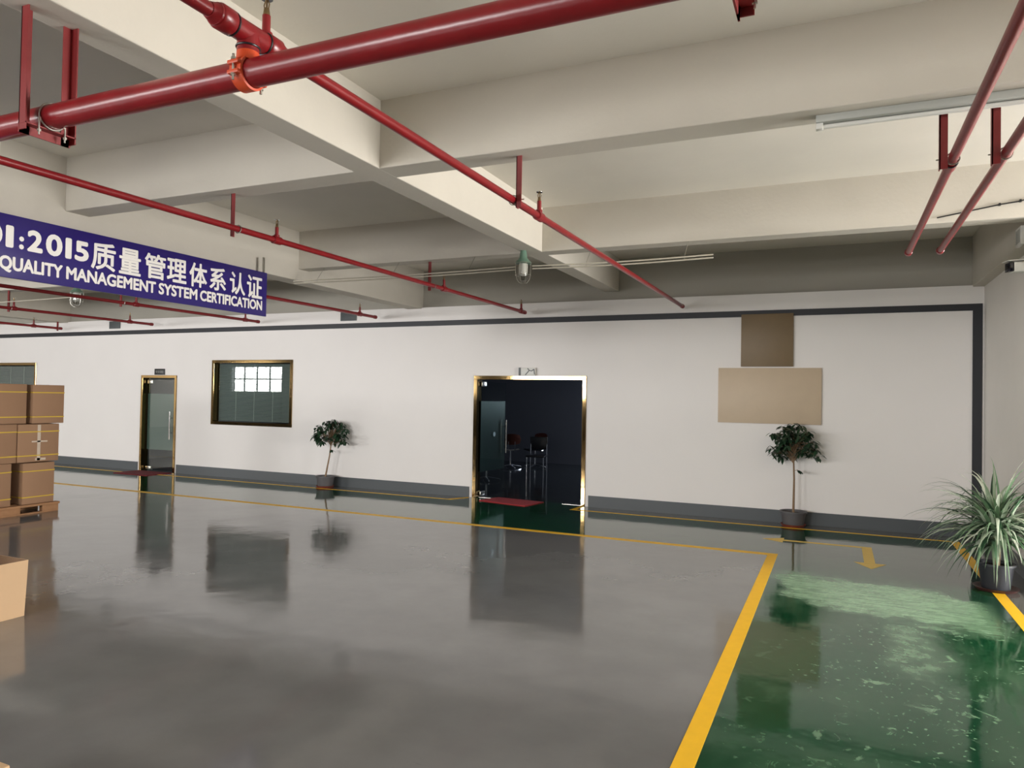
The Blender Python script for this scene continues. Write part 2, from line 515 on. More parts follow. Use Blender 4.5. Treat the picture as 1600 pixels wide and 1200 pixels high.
line('pale yellow two-headed right-angle arrow painted on the green walkway',
     [[(-.85, 9.735), (-.60, 9.58), (-.60, 9.695), (.285, 9.695), (.285, 8.81), (.185, 8.81), (.345, 8.51), (.50, 8.81), (.395, 8.81), (.395, 9.775), (-.60, 9.775), (-.60, 9.895)]],
     'arrow', 'floor_arrow')

# ------------------------------------------------------------------ windows and doors in the back wall
def gold_frame(name, hole, w, parent, sides='lrtb', depth=.14):
    x0, x1, z0, z1 = hole
    bm = BM()
    e = .012
    y0, y1 = D - .018, D + depth
    if 'l' in sides: box(bm, x0 - .01, x0 + w, y0, y1, z0, z1, .004)
    if 'r' in sides: box(bm, x1 - w, x1 + .01, y0, y1, z0, z1, .004)
    if 't' in sides: box(bm, x0 - .01, x1 + .01, y0 - .001, y1, z1 - w, z1 + .01, .004)
    if 'b' in sides: box(bm, x0 - .01, x1 + .01, y0 - .001, y1, z0 - .01, z0 + w, .004)
    return obj(name, bm, M['gold'], parent, False)

def make_window(n, hole, slats=26):
    x0, x1, z0, z1 = hole
    t = bpy.data.objects.new('window_%d' % n, None); C.objects.link(t); t['kind'] = 'structure'
    gold_frame('window_frame', hole, .055, t)
    bm = BM(); box(bm, x0 + .07, x1 - .07, D + .060, D + .068, z0 + .07, z1 - .07)
    obj('glass_pane', bm, M['glass'], t, False)
    bm = BM()
    n_s = 40
    for k in range(n_s):
        z = z0 + .085 + (z1 - z0 - .17) * k / (n_s - 1)
        # tilted slat
        a = math.radians(58); hw = .0125
        dy, dz = hw * math.cos(a), hw * math.sin(a)
        f = [bm.verts.new(p) for p in ((x0 + .08, D + .11 - dy, z - dz), (x1 - .08, D + .11 - dy, z - dz), (x1 - .08, D + .11 + dy, z + dz), (x0 + .08, D + .11 + dy, z + dz))]
        g = [bm.verts.new((v.co.x, v.co.y, v.co.z + .0015)) for v in f]
        bm.faces.new(f[::-1]); bm.faces.new(g)
        for i in range(4): bm.faces.new((f[i], f[(i + 1) % 4], g[(i + 1) % 4], g[i]))
    bl = obj('venetian_blind', bm, M['blind'], t, False)
    bm = BM()
    for k in range(1, 4):
        px = x0 + .08 + (x1 - x0 - .16) * k / 4
        tube(bm, [(px, D + .089, z0 + .08), (px, D + .089, z1 - .08)], .0035, 6)
    obj('blind_cord', bm, M['white'], bl)
    return t
make_window(1, W0)
make_window(2, W1)

def tube_h(parent, x, y, z0, z1, name='door_handle'):
    bm = BM()
    tube(bm, [(x, y, z0), (x, y, z1)], .016, 12)
    for z in (z0 + .14, z1 - .14):
        tube(bm, [(x, y, z), (x, y + .07, z)], .009, 8)
    return obj(name, bm, M['chrome'], parent)

# single glass door
t = bpy.data.objects.new('door_1', None); C.objects.link(t); t['kind'] = 'structure'
gold_frame('door_frame', D1, .05, t, 'lrt', .16)
bm = BM(); box(bm, D1[0] + .08, D1[1] - .08, D + .085, D + .097, .02, D1[3] - .08)
lf = obj('glass_leaf', bm, M['glass'], t, False)
bm = BM(); box(bm, D1[0] + .085, D1[1] - .085, D + .099, D + .101, .46, 1.68)
obj('frosted_film', bm, M['frost'], lf, False)
tube_h(lf, D1[1] - .22, D + .03, .70, 1.30)
bm = BM()
box(bm, D1[0] + .085, D1[0] + .24, D + .078, D + .104, 1.90, 1.985, .004)
box(bm, D1[0] + .085, D1[0] + .24, D + .078, D + .104, .025, .09, .004)
obj('patch_fitting', bm, M['steel'], lf)

# double glass door, both leaves swung into the dark room
t = bpy.data.objects.new('door_2', None); C.objects.link(t); t['kind'] = 'structure'
gold_frame('door_frame', D2, .055, t, 'lrt', .16)
def leaf(side):
    w = .925
    p = bpy.data.objects.new('glass_leaf', None); C.objects.link(p); p.parent = t
    bm = BM(); box(bm, 0, w, -.006, .006, .02, 2.0)
    g = obj('glass_pane', bm, M['glass'], p, False)
    bm = BM(); box(bm, .005, w - .005, .008, .010, .43, 1.66)
    obj('frosted_film', bm, M['frost_dark'], p, False)
    bm = BM()
    tube(bm, [(w - .06, -.05, .72), (w - .06, -.05, 1.32)], .016, 12)
    for z in (.84, 1.2):
        tube(bm, [(w - .06, -.05, z), (w - .06, .05, z)], .009, 8)
    obj('door_handle', bm, M['chrome'], p)
    bm = BM()
    box(bm, 0, .16, -.014, .014, 1.92, 2.0, .004); box(bm, 0, .16, -.014, .014, .02, .09, .004)
    obj('patch_fitting', bm, M['steel'], p)
    if side < 0:
        bm = BM()
        lathe(bm, [(0, 0), (.042, 0), (.042, .002), (0, .002)], 24)
        bmesh.ops.rotate(bm, verts=bm.verts, cent=(0, 0, 0), matrix=Matrix.Rotation(PI / 2, 3, 'X'))
        bmesh.ops.translate(bm, verts=bm.verts, vec=(w * .52, -.008, 1.07))
        tag(obj('round_sticker', bm, M['bluish'], p), 'pale blue round sticker')
    return p
a = leaf(-1); a.location = (DX0 + .085, D + .1, 0); a.rotation_euler = (0, 0, math.radians(87.5))
a = leaf(1); a.location = (DX1 - .085, D + .1, 0); a.rotation_euler = (0, 0, math.radians(180 - 80)); a.scale = (1, -1, 1)
bm = BM()
box(bm, -5.64, -5.30, 11.2, 11.34, 0, .004); box(bm, -4.10, -3.78, 11.2, 11.34, 0, .004)
obj('floor_hinge_cover', bm, M['steel'], t, False)

# signs above the doors
t = thing('door_sign', 'small black name plate with white characters above the single glass door', 'sign', (-13.375, D - .012, 2.09))
bm = BM(); box(bm, -.15, .15, -.01, .012, 0, .13, .004)
obj('plate', bm, M['black'], t)
bm = BM()
for k in range(4):
    x = -.105 + k * .055
    for (a, b, c, d) in ((0, .042, .085, .09), (0, .042, .062, .067), (.004, .038, .04, .045), (.018, .023, .04, .095), (0, .005, .062, .09)):
        box(bm, x + a, x + b, -.012, -.009, c, d)
tag(obj('lettering', bm, M['grey_plastic'], t, False), 'small white characters')
t = thing('door_sign', 'white sign with grey zigzag mark standing on top of the double door frame', 'sign', (-4.72, D - .03, 2.105))
bm = BM(); box(bm, -.15, .15, -.02, .02, 0, .13, .004)
obj('plate', bm, M['white'], t)
bm = BM()
box(bm, -.152, -.115, -.024, .021, 0, .131)
tag(obj('side_edge', bm, M['grey_base'], t, False), 'dark grey side edge')
bm = BM()
def strip(bm, pts, w, y0, y1):
    for (xa, za), (xb, zb) in zip(pts, pts[1:]):
        d = Vector((xb - xa, 0, zb - za)).normalized(); n = Vector((-d.z, 0, d.x)) * w / 2
        q = [Vector((xa, 0, za)) + n, Vector((xb, 0, zb)) + n, Vector((xb, 0, zb)) - n, Vector((xa, 0, za)) - n]
        lo = [bm.verts.new((p.x, y0, p.z)) for p in q]; hi = [bm.verts.new((p.x, y1, p.z)) for p in q]
        bm.faces.new(lo); bm.faces.new(hi[::-1])
        for i in range(4): bm.faces.new((lo[i], lo[(i + 1) % 4], hi[(i + 1) % 4], hi[i]))
strip(bm, [(.01, .12), (.04, .085), (.085, .075), (.125, .105), (.135, .02)], .014, -.025, -.019)
strip(bm, [(-.03, .01), (-.005, .035), (.04, .085)], .014, -.0252, -.0192)
tag(obj('mark', bm, M['grey_base'], t, False), 'dark grey mark')

# mats
def mat_thing(label, poly, m, z=.012):
    bm = BM(); prism(bm, poly, 0, z)
    return tag(obj('door_mat', bm, M[m], None, False), label, 'mat', None)
mat_thing('red door mat lying at the open double door', [(-5.44, 10.83), (-4.53, 10.64), (-4.42, 11.20), (-5.32, 11.32)], 'mat_red')
mat_thing('dark maroon door mat in front of the single glass door', [(-13.85, 10.45), (-12.85, 10.45), (-12.85, 11.05), (-13.85, 11.05)], 'mat_dark')

# wall vents near the ceiling
def vent(x0, x1, label):
    t = thing('wall_vent', label, 'vent', ((x0 + x1) / 2, D, 3.125))
    w = (x1 - x0) / 2
    bm = BM(); box(bm, -w, w, -.012, .005, 0, .165, .003)
    obj('cover', bm, M['vent'], t)
vent(-8.60, -8.23, 'small grey vent plate at wall top, above the wall between window and bare-stemmed tree')
vent(-15.02, -14.66, 'small grey vent plate at wall top, left of the single glass door')

# ------------------------------------------------------------------ red sprinkler pipes
ZP = 3.15
def sprinkler(x, y, label):
    t = thing('fire_sprinkler', label, 'sprinkler', (x, y, ZP), 0, 'upright sprinkler heads on the red pipes')
    bm = BM()
    tube(bm, [(0, -.05, 0), (0, -.045, 0), (0, .045, 0), (0, .05, 0)], [.030, .037, .037, .030], 16)
    tube(bm, [(0, 0, .02), (0, 0, .05), (0, 0, .051), (0, 0, .12)], [.026, .026, .017, .017], 12)
    obj('riser', bm, M['red'], t)
    bm = BM()
    tube(bm, [(0, 0, .12), (0, 0, .15)], [.015, .011], 12)
    for s in (-1, 1):
        tube(bm, [(s * .010, 0, .148), (s * .014, 0, .165), (s * .004, 0, .188)], .0028, 6)
    tube(bm, [(0, 0, .150), (0, 0, .186)], .004, 8)
    obj('sprinkler_head', bm, M['brass'], t)
    bm = BM()
    lathe(bm, [(0, .186), (.024, .187), (.026, .191), (.01, .194), (0, .194)], 16)
    obj('deflector', bm, M['chrome'], t)
    return t

def hanger(x, y, z1, label, side=1, z0=None):
    t = thing('pipe_hanger', label, 'pipe hanger', (x, y, ZP), 0, 'red steel bars carrying the thin pipes')
    bm = BM()
    o = .027 + .022
    box(bm, -side * o - .021, -side * o + .021, -.02, -.014, -.06, z1 - ZP)
    box(bm, -side * o - .021, -side * o - .015, -.02, .022, -.06, z1 - ZP)
    obj('hanger_bar', bm, M['red_dark'], t, False)
    bm = BM()
    torus(bm, (0, 0, 0), (0, 1, 0), .034, .004, 20, 6)
    tube(bm, [(-side * .034, 0, 0), (-side * .085, 0, .0)], .004, 6)
    obj('u_bolt', bm, M['steel'], t)
    return t

def branch(x, y0, y1, label, r=.027):
    t = thing('sprinkler_pipe', label, 'pipe', (x, y0, ZP))
    bm = BM()
    tube(bm, [(0, 0, 0), (0, y1 - y0 - .06, 0)], r, 20)
    obj('pipe_run', bm, M['red'], t)
    bm = BM()
    tube(bm, [(0, y1 - y0 - .07, 0), (0, y1 - y0 - .065, 0), (0, y1 - y0 - .01, 0), (0, y1 - y0, 0)], [r, r + .006, r + .006, r - .004], 20)
    obj('end_cap', bm, M['red'], t)
    return t

XU, XP1, XP2, XP3, XP4, XP5, XR1, XR2 = -2.13, -4.74, -7.66, -10.5, -13.28, -16.45, .595, .85
YM, ZM = 2.14, 2.99
u = branch(XU, .3, 10.95, 'thin red pipe running from the big tee above the thick pipe toward the caged lamp')
branch(XP1, -1.0, 11.02, 'thin red pipe crossing above the blue sign, ending between window and caged lamp')
branch(XP2, -1.0, 10.95, 'thin dark red pipe coming out behind the far end of the blue sign')
branch(XP3, -1.0, 11.02, 'thin dark red pipe just below the blue sign, before the small caged lamp')
branch(XP4, -1.0, 10.85, 'thin dark red pipe ending above the single glass door')
branch(XP5, -1.0, 11.0, 'thin dark red pipe farthest from the camera, above the window behind the boxes')
branch(XR1, .8, 7.65, 'thin red pipe passing under the tube light, with a coupling')
branch(XR2, .8, 7.65, 'thin red pipe nearest the side wall, ending under the cable')
# coupling on the right pipe
for yy in (4.90,):
    t = thing('pipe_coupling', 'red threaded coupling on the pipe under the tube light', 'pipe fitting', (XR1, yy, ZP))
    bm = BM(); tube(bm, [(0, -.05, 0), (0, -.045, 0), (0, .05, 0), (0, .055, 0)], [.028, .036, .036, .028], 20)
    obj('sleeve', bm, M['red'], t)
    bm = BM(); torus(bm, (0, -.05, 0), (0, 1, 0), .034, .004, 20, 6)
    obj('lock_ring', bm, M['dark_trim'], t)

sprinkler(XU, 2.235, 'red sprinkler riser beside the big tee, above the thick red pipe')
sprinkler(XU, 5.19, 'sprinkler head on the thin pipe above the caged lamp')
sprinkler(XP1, 5.17, 'sprinkler head on the pipe above the middle of the ceiling, just past its hanger')
sprinkler(XP1, 8.29, 'sprinkler head on the pipe in front of the sign, beside the white conduit')
sprinkler(XP1, 10.85, 'sprinkler head at the wall end of the pipe left of the caged lamp')
sprinkler(XP2, 10.45, 'sprinkler head near the pipe end by the grey vent plate')
sprinkler(XP3, 8.25, 'sprinkler head on the pipe below the sign, right of the small caged lamp')
sprinkler(XP3, 10.65, 'sprinkler head near the end of the pipe below the sign')
sprinkler(XP4, 8.0, 'sprinkler head on the pipe left of the small caged lamp')
sprinkler(XP4, 10.3, 'sprinkler head near the pipe end above the single glass door')
sprinkler(XP5, 10.35, 'sprinkler head on the farthest pipe, above the window behind the boxes')
hanger(XU, 4.70, ZB, 'red hanger bar of the thin pipe above the caged lamp', -1)
hanger(XP1, 4.70, ZB, 'red hanger bar on the pipe above the end of the blue sign')
hanger(XP1, 8.02, ZB, 'red hanger bar beside the white conduit, near the caged lamp')
hanger(XP3, 8.02, ZB, 'red hanger bar on the pipe below the sign')
hanger(XP4, 7.95, ZB, 'red hanger bar on the pipe left of the small caged lamp')
hanger(XP5 - .04, 10.9, ZG, 'red hanger bar at the end of the farthest pipe', -1)
hanger(XR1, 4.785, ZB, 'red hanger bar on the pipe under the tube light', 1)
hanger(XR2, 4.785, ZB, 'red hanger bar on the pipe nearest the side wall', 1)

# thick main
t = thing('main_pipe', 'thick glossy red water main crossing the whole ceiling near the camera', 'pipe', (-4.9, YM, ZM))
bm = BM(); tube(bm, [(0, 0, 0), (6.5, 0, 0)], .055, 32)
obj('pipe_run', bm, M['red'], t)
bm = BM(); tube(bm, [(6.5, 0, 0), (6.56, 0, 0)], .062, 32)
obj('end_cap', bm, M['red'], t)

# orange saddle clamp with its tee
t = thing('saddle_clamp', 'orange saddle clamp bolted round the thick red main', 'pipe clamp', (XU, YM, ZM))
bm = BM()
tube(bm, [(-.03, 0, 0), (-.028, 0, 0), (.028, 0, 0), (.03, 0, 0)], [.057, .066, .066, .057], 32, False)
for s in (-1, 1):
    box(bm, -.028, .028, s * .062 - .018, s * .062 + .018, .012, .028, .004)
    box(bm, -.028, .028, s * .062 - .018, s * .062 + .018, -.026, -.010, .004)
obj('clamp_band', bm, M['orange'], t)
bm = BM(); tube(bm, [(0, 0, .045), (0, 0, .06), (0, 0, .095)], [.052, .044, .042], 24)
obj('outlet', bm, M['orange'], t)
for s in (-1, 1):
    bm = BM()
    tube(bm, [(0, s * .074, -.05), (0, s * .074, .05)], .005, 8)
    tube(bm, [(0, s * .074, -.034), (0, s * .074, -.026)], .010, 6)
    tube(bm, [(0, s * .074, .028), (0, s * .074, .037)], .010, 6)
    obj('clamp_bolt', bm, M['steel'], t)
t = thing('pipe_tee', 'large red tee fitting joining the thin pipe to the orange clamp', 'pipe fitting', (XU, YM, ZP))
bm = BM(); tube(bm, [(0, -.20, 0), (0, -.17, 0), (0, -.168, 0), (0, .165, 0), (0, .17, 0), (0, .22, 0)], [.030, .040, .043, .043, .040, .030], 24)
tube(bm, [(0, 0, 0), (0, 0, -.075)], .043, 24)
obj('tee_body', bm, M['red'], t)
for (c, ax, rr) in (((0, -.085, 0), (0, 1, 0), .046), ((0, .085, 0), (0, 1, 0), .046), ((0, 0, -.055), (0, 0, 1), .046)):
    bm = BM(); torus(bm, c, ax, .0435, .0045, 24, 8)
    tag(obj('seam_ring', bm, M['black'], t), 'black rubber ring at the joint')
for c, q in (((0, -.125, 0), 0), ((0, .125, 0), 0)):
    bm = BM(); tube(bm, [(0, c[1] - .035, 0), (0, c[1] - .028, 0), (0, c[1] + .028, 0), (0, c[1] + .035, 0)], [.044, .049, .049, .044], 24)
    obj('collar', bm, M['red'], t)

def u_bracket(x, ztop, label):
    t = thing('pipe_bracket', label, 'pipe bracket', (x, YM, ZM), 0, 'red U-shaped steel brackets under the thick main')
    ya, yb = -.115, .115
    for y in (ya, yb):
        bm = BM()
        s = 1 if y < 0 else -1
        box(bm, -.024, .024, y - .003, y + .003, -.09, ztop - ZM)
        box(bm, -.024, -.018, y - .003, y + s * .042, -.10, ztop - ZM)
        obj('upright', bm, M['red_dark'], t, False)
    bm = BM()
    box(bm, -.024, .024, ya - .004, yb + .004, -.063, -.057)
    box(bm, -.0245, -.018, ya - .004, yb + .004, -.10, -.057)
    obj('cross_bar', bm, M['red_dark'], t, False)
    bm = BM()
    torus(bm, (0.03, 0, 0), (1, 0, 0), .060, .004, 24, 6)
    for s in (-1, 1):
        tube(bm, [(.03, s * .06, 0), (.03, s * .06, -.10)], .004, 6)
        tube(bm, [(.03, s * .06, -.085), (.03, s * .06, -.075)], .009, 6)
    obj('u_bolt', bm, M['steel'], t)
u_bracket(-3.34, ZB, 'red U-shaped bracket hanging the thick main under the long beam')
u_bracket(-.26, ZC, 'red U-shaped bracket whose lower corner just shows at the picture top')

# ------------------------------------------------------------------ blue certification sign
SX = -6.68
def text_obj(name, s, parent, ya, yb, za, zb, material, thick=0.004, bold=.0):
    """a word as raised flat letters; heavy strokes come from the glyph repeated round a small circle"""
    cu = bpy.data.curves.new(name, 'FONT')
    cu.body = s; cu.size = 1.0; cu.resolution_u = 4
    tmp = bpy.data.objects.new(name, cu); C.objects.link(tmp)
    dg = bpy.context.evaluated_depsgraph_get(); dg.update()
    me = bpy.data.meshes.new_from_object(tmp.evaluated_get(dg))
    bpy.data.objects.remove(tmp); bpy.data.curves.remove(cu)
    xs = [v.co.x for v in me.vertices]; ys = [v.co.y for v in me.vertices]
    x0, x1, y0, y1 = min(xs), max(xs), min(ys), max(ys)
    vs, fs = [], []
    offs = [(bold * math.cos(k * PI / 4), bold * math.sin(k * PI / 4)) for k in range(8)] + [(0, 0)] if bold else [(0, 0)]
    for i, (oy, oz) in enumerate(offs):
        n = len(vs)
        for v in me.vertices:
            vs.append((SX + thick + i * .00004, ya + bold + (yb - ya - 2 * bold) * (v.co.x - x0) / (x1 - x0) + oy, za + bold + (zb - za - 2 * bold) * (v.co.y - y0) / (y1 - y0) + oz))
        for p in me.polygons: fs.append([n + q for q in p.vertices])
    bpy.data.meshes.remove(me)
    m2 = bpy.data.meshes.new(name); m2.from_pydata(vs, [], fs); m2.update()
    m2.materials.append(material)
    o = bpy.data.objects.new(name, m2); C.objects.link(o); o.parent = parent
    return o

SY0, SY1 = 1.55, 7.13
sg = thing('hanging_sign', 'long blue sign with white Chinese and English certification lettering along the beam', 'sign')
bm = BM(); box(bm, SX - .03, SX, SY0, SY1, 2.715, 3.275, .003)
obj('sign_panel', bm, M['blue'], sg)
for y in (SY0 + .03, SY1 - .04):
    bm = BM(); box(bm, SX - .028, SX - .022, y - .02, y + .02, 3.2, 3.47)
    obj('hanging_strap', bm, M['steel'], sg, False)
G = [('I', 2.86, 2.90, 2.979, 3.18), ('S', 2.94, 3.10, 2.977, 3.182), ('O', 3.13, 3.34, 2.977, 3.182), ('9', 3.375, 3.537, 2.979, 3.181), ('0', 3.560, 3.722, 2.979, 3.181),
     ('0', 3.745, 3.908, 2.979, 3.181), ('1', 3.935, 4.003, 2.982, 3.177), (':', 4.050, 4.093, 2.984, 3.10),
     ('2', 4.121, 4.261, 2.980, 3.178), ('0', 4.289, 4.446, 2.977, 3.181), ('1', 4.474, 4.536, 2.980, 3.177), ('5', 4.566, 4.710, 2.977, 3.172),
     ('质', 4.734, 4.998, 2.928, 3.204), ('量', 5.036, 5.289, 2.931, 3.200), ('管', 5.334, 5.597, 2.935, 3.204), ('理', 5.612, 5.874, 2.94, 3.203),
     ('体', 5.91, 6.164, 2.93, 3.206), ('系', 6.2, 6.449, 2.933, 3.204), ('认', 6.506, 6.758, 2.928, 3.203), ('证', 6.783, 7.046, 2.921, 3.205)]
ltr = bpy.data.objects.new('top_lettering', None); C.objects.link(ltr); ltr.parent = sg
for ch, ya, yb, za, zb in G:
    text_obj('character', ch, ltr, ya, yb, za, zb, M['white_letter'], bold=.0105 if ord(ch) < 256 else .0062)
ltr = bpy.data.objects.new('lower_lettering', None); C.objects.link(ltr); ltr.parent = sg
for w, ya, yb in (('QUALITY', 3.885, 4.455), ('MANAGEMENT', 4.488, 5.479), ('SYSTEM', 5.513, 6.03), ('CERTIFICATION', 6.068, 7.05)):
    text_obj('word', w, ltr, ya, yb, 2.760 if 'Q' in w else 2.782, 2.907, M['white_letter'], bold=.0058)

# second sign, only its end shows at the picture edge
t = thing('hanging_sign', 'blue sign hung below the thick main, only its white edged end in view', 'sign', (-3.93, YM + .12, 0))
bm = BM(); box(bm, -2.4, 0, -.01, .01, 2.47, 3.02, .003)
o = obj('sign_panel', bm, M['blue'], t)
bm = BM(); box(bm, -.001, .008, -.012, .012, 2.465, 3.025, .002)
o2 = obj('edge_trim', bm, M['white'], t)
for x in (-2.2, -.25):
    bm = BM(); torus(bm, (x, -.12, ZM), (1, 0, 0), .061, .004, 20, 6)
    tube(bm, [(x, -.06, ZM), (x, -.03, ZM - .02), (x, 0, 3.0)], .004, 6)
    obj('sign_hook', bm, M['steel'], t)

# ------------------------------------------------------------------ caged lamps and conduits
def cage_lamp(x, y, ztop, label):
    t = thing('caged_lamp', label, 'lamp', (x, y, 3.26), 0, 'caged bulkhead pendants under the beams')
    bm = BM(); tube(bm, [(0, 0, .20), (0, 0, .235), (0, 0, .24)], [.028, .026, .012], 12)
    tube(bm, [(0, 0, .235), (.0, 0, .27), (.03, 0, ztop - 3.26)], .003, 6)
    obj('hook', bm, M['steel'], t)
    bm = BM(); lathe(bm, [(0, .205), (.030, .205), (.040, .17), (.045, .12), (.062, .09), (.082, .075), (.095, .060), (.098, .045), (.080, .043), (.0, .043)], 24)
    obj('lamp_cap', bm, M['lamp_green'], t)
    bm = BM(); lathe(bm, [(.066, .045), (.068, .0), (.066, -.07), (.058, -.115), (.040, -.145), (.0, -.155)], 24)
    obj('glass_cover', bm, M['lampglass'], t)
    bm = BM(); lathe(bm, [(0, .045), (.052, .045), (.055, -.01), (.050, -.09), (0, -.10)], 20)
    obj('bulb', bm, M['white'], t)
    bm = BM()
    for k in range(8):
        a = k * PI / 4
        tube(bm, [(math.cos(a) * r, math.sin(a) * r, z) for r, z in ((.095, .055), (.097, .0), (.095, -.07), (.082, -.135), (.050, -.178), (.0, -.19))], .003, 6)
    torus(bm, (0, 0, -.09), (0, 0, 1), .0925, .003, 24, 6)
    torus(bm, (0, 0, .05), (0, 0, 1), .098, .004, 24, 6)
    obj('wire_cage', bm, M['steel'], t)
    return t
cage_lamp(-3.37, 7.75, ZB, 'green caged lamp hanging where the two beams cross')
cage_lamp(-11.25, 7.75, ZB, 'small caged lamp hanging behind the thin pipe below the blue sign')

def conduit(label, x0, x1, y, zs, drops):
    t = thing('conduit', label, 'conduit', (x0, y, zs[0]))
    bm = BM()
    for i, z in enumerate(zs):
        n = 10
        tube(bm, [((x1 - x0) * k / n, i * .012, z - zs[0] - .015 * math.sin(PI * k / n)) for k in range(n + 1)], .008, 8)
    obj('tubes', bm, M['conduit'], t)
    for dx in drops:
        bm = BM(); tube(bm, [(dx - x0, .006, -.035), (dx - x0, .006, .005), (dx - x0 + .02, .15, ZB - zs[0] + .02)], .003, 6)
        obj('drop_wire', bm, M['steel'], t)
    return t
conduit('pair of white conduit tubes running from the blue sign to the green caged lamp', -6.80, -3.48, 7.76, (3.275, 3.245), (-6.4, -5.2, -4.1))
conduit('pair of white conduit tubes running on from the green caged lamp', -3.26, -1.2, 7.76, (3.275, 3.245), (-2.6, -1.5))
conduit('thin dark wire leading to the small caged lamp behind the pipes', -16.4, -11.37, 7.75, (3.24,), (-15.5, -13.5))
# cable on the far right beam
t = thing('cable', 'thin dark cable clipped along the beam in the upper right corner', 'cable', (.85, 7.866, 3.53))
bm = BM(); tube(bm, [(0, 0, -.02), (.25, 0, .02), (.5, 0, .06), (.64, 0, .075), (.76, 0, .10)], .006, 8)
obj('cable_run', bm, M['black'], t)
for x, z in ((.25, .02), (.5, .06), (.66, .08)):
    bm = BM(); box(bm, x - .008, x + .008, -.012, .014, z - .012, z + .012)
    obj('cable_clip', bm, M['black'], t, False)

# tube light under the first beam
t = thing('tube_light', 'white unlit tube light fixed under the beam in the upper right', 'light', (-.13, 4.695, ZB))
bm = BM(); box(bm, 0, 1.25, -.035, .035, -.045, .0, .004)
obj('housing', bm, M['grey_plastic'], t)
bm = BM(); tube(bm, [(.04, .012, -.060), (1.21, .012, -.060)], .014, 14)
obj('light_tube', bm, M['white'], t)
for x in (0.0, 1.21):
    bm = BM(); box(bm, x, x + .04, -.018, .03, -.078, -.04, .003)
    obj('end_socket', bm, M['white'], t)

# security camera and box on the side beam
t = thing('security_camera', 'white bullet security camera with dark lens under the side wall beam', 'camera', (1.50, 8.3, 3.075))
bm = BM(); box(bm, .02, .26, -.05, .05, -.05, .045, .012)
obj('camera_body', bm, M['white'], t)
bm = BM(); box(bm, -.012, .03, -.052, .052, -.046, .044, .008)
obj('lens_window', bm, M['lens'], t)
bm = BM()
bmv = [(-.03, .052), (.27, .075), (.27, .083), (-.03, .060)]
lo = [bm.verts.new((x, -.06, z)) for x, z in bmv]; hi = [bm.verts.new((x, .06, z)) for x, z in bmv]
bm.faces.new(lo); bm.faces.new(hi[::-1])
for i in range(4): bm.faces.new((lo[i], lo[(i + 1) % 4], hi[(i + 1) % 4], hi[i]))
obj('sun_shield', bm, M['white'], t, False)
bm = BM(); tube(bm, [(.14, 0, -.03), (.16, 0, -.085), (.235, 0, -.085), (.252, 0, -.085)], [.016, .018, .018, .045], 14)
obj('mount_arm', bm, M['white'], t)
t.rotation_euler = (0, 0, math.radians(14))
t = thing('junction_box', 'white framed box on the side beam above the security camera', 'box', (1.62, 8.38, 3.38))
bm = BM(); box(bm, -.03, .002, -.11, .11, -.09, .09, .006)
obj('box_body', bm, M['white'], t)
bm = BM(); box(bm, -.032, -.028, -.085, .085, -.065, .065, .004)
obj('box_cover', bm, M['grey_plastic'], t)

# ------------------------------------------------------------------ plants
def pot(parent, r0, r1, h, m, z=0, rim=.02):
    bm = BM()
    lathe(bm, [(0, z), (r0, z), (r0 * 1.02, z + .01), (r1, z + h - rim * 1.4), (r1 + rim, z + h - rim * 1.2), (r1 + rim, z + h), (r1 - .005, z + h), (r1 - .012, z + h - .03), (0, z + h - .035)], 32)
    o = obj('pot', bm, m, parent)
    bm = BM(); lathe(bm, [(0, z + h - .022), (r1 * .5, z + h - .026), (r1 - .011, z + h - .034)], 24)
    obj('soil', bm, M['soil'], o)
    return o
def saucer(parent, r, h, m):
    bm = BM(); lathe(bm, [(0, 0), (r * .85, 0), (r, h), (r - .012, h), (r * .8, .014), (0, .014)], 32)
    return obj('saucer', bm, m, parent)

def leaf_faces(bm, p, d, up, L, W, droop=.3):
    d = d.normalized(); s = d.cross(up)
    if s.length < 1e-3: s = Vector((1, 0, 0))
    s.normalize(); n = s.cross(d).normalized()
    prev = None
    for k, (t, w) in enumerate(((0, .12), (.25, .8), (.55, 1), (.8, .65), (1, .04))):
        c = p + d * (L * t) - n * 0 + Vector((0, 0, -1)) * (droop * L * t * t)
        row = (bm.verts.new(c - s * (W * w / 2) + n * .12 * W * w), bm.verts.new(c), bm.verts.new(c + s * (W * w / 2) + n * .12 * W * w))
        if prev:
            for i in range(2): bm.faces.new((prev[i], prev[i + 1], row[i + 1], row[i]))
        prev = row

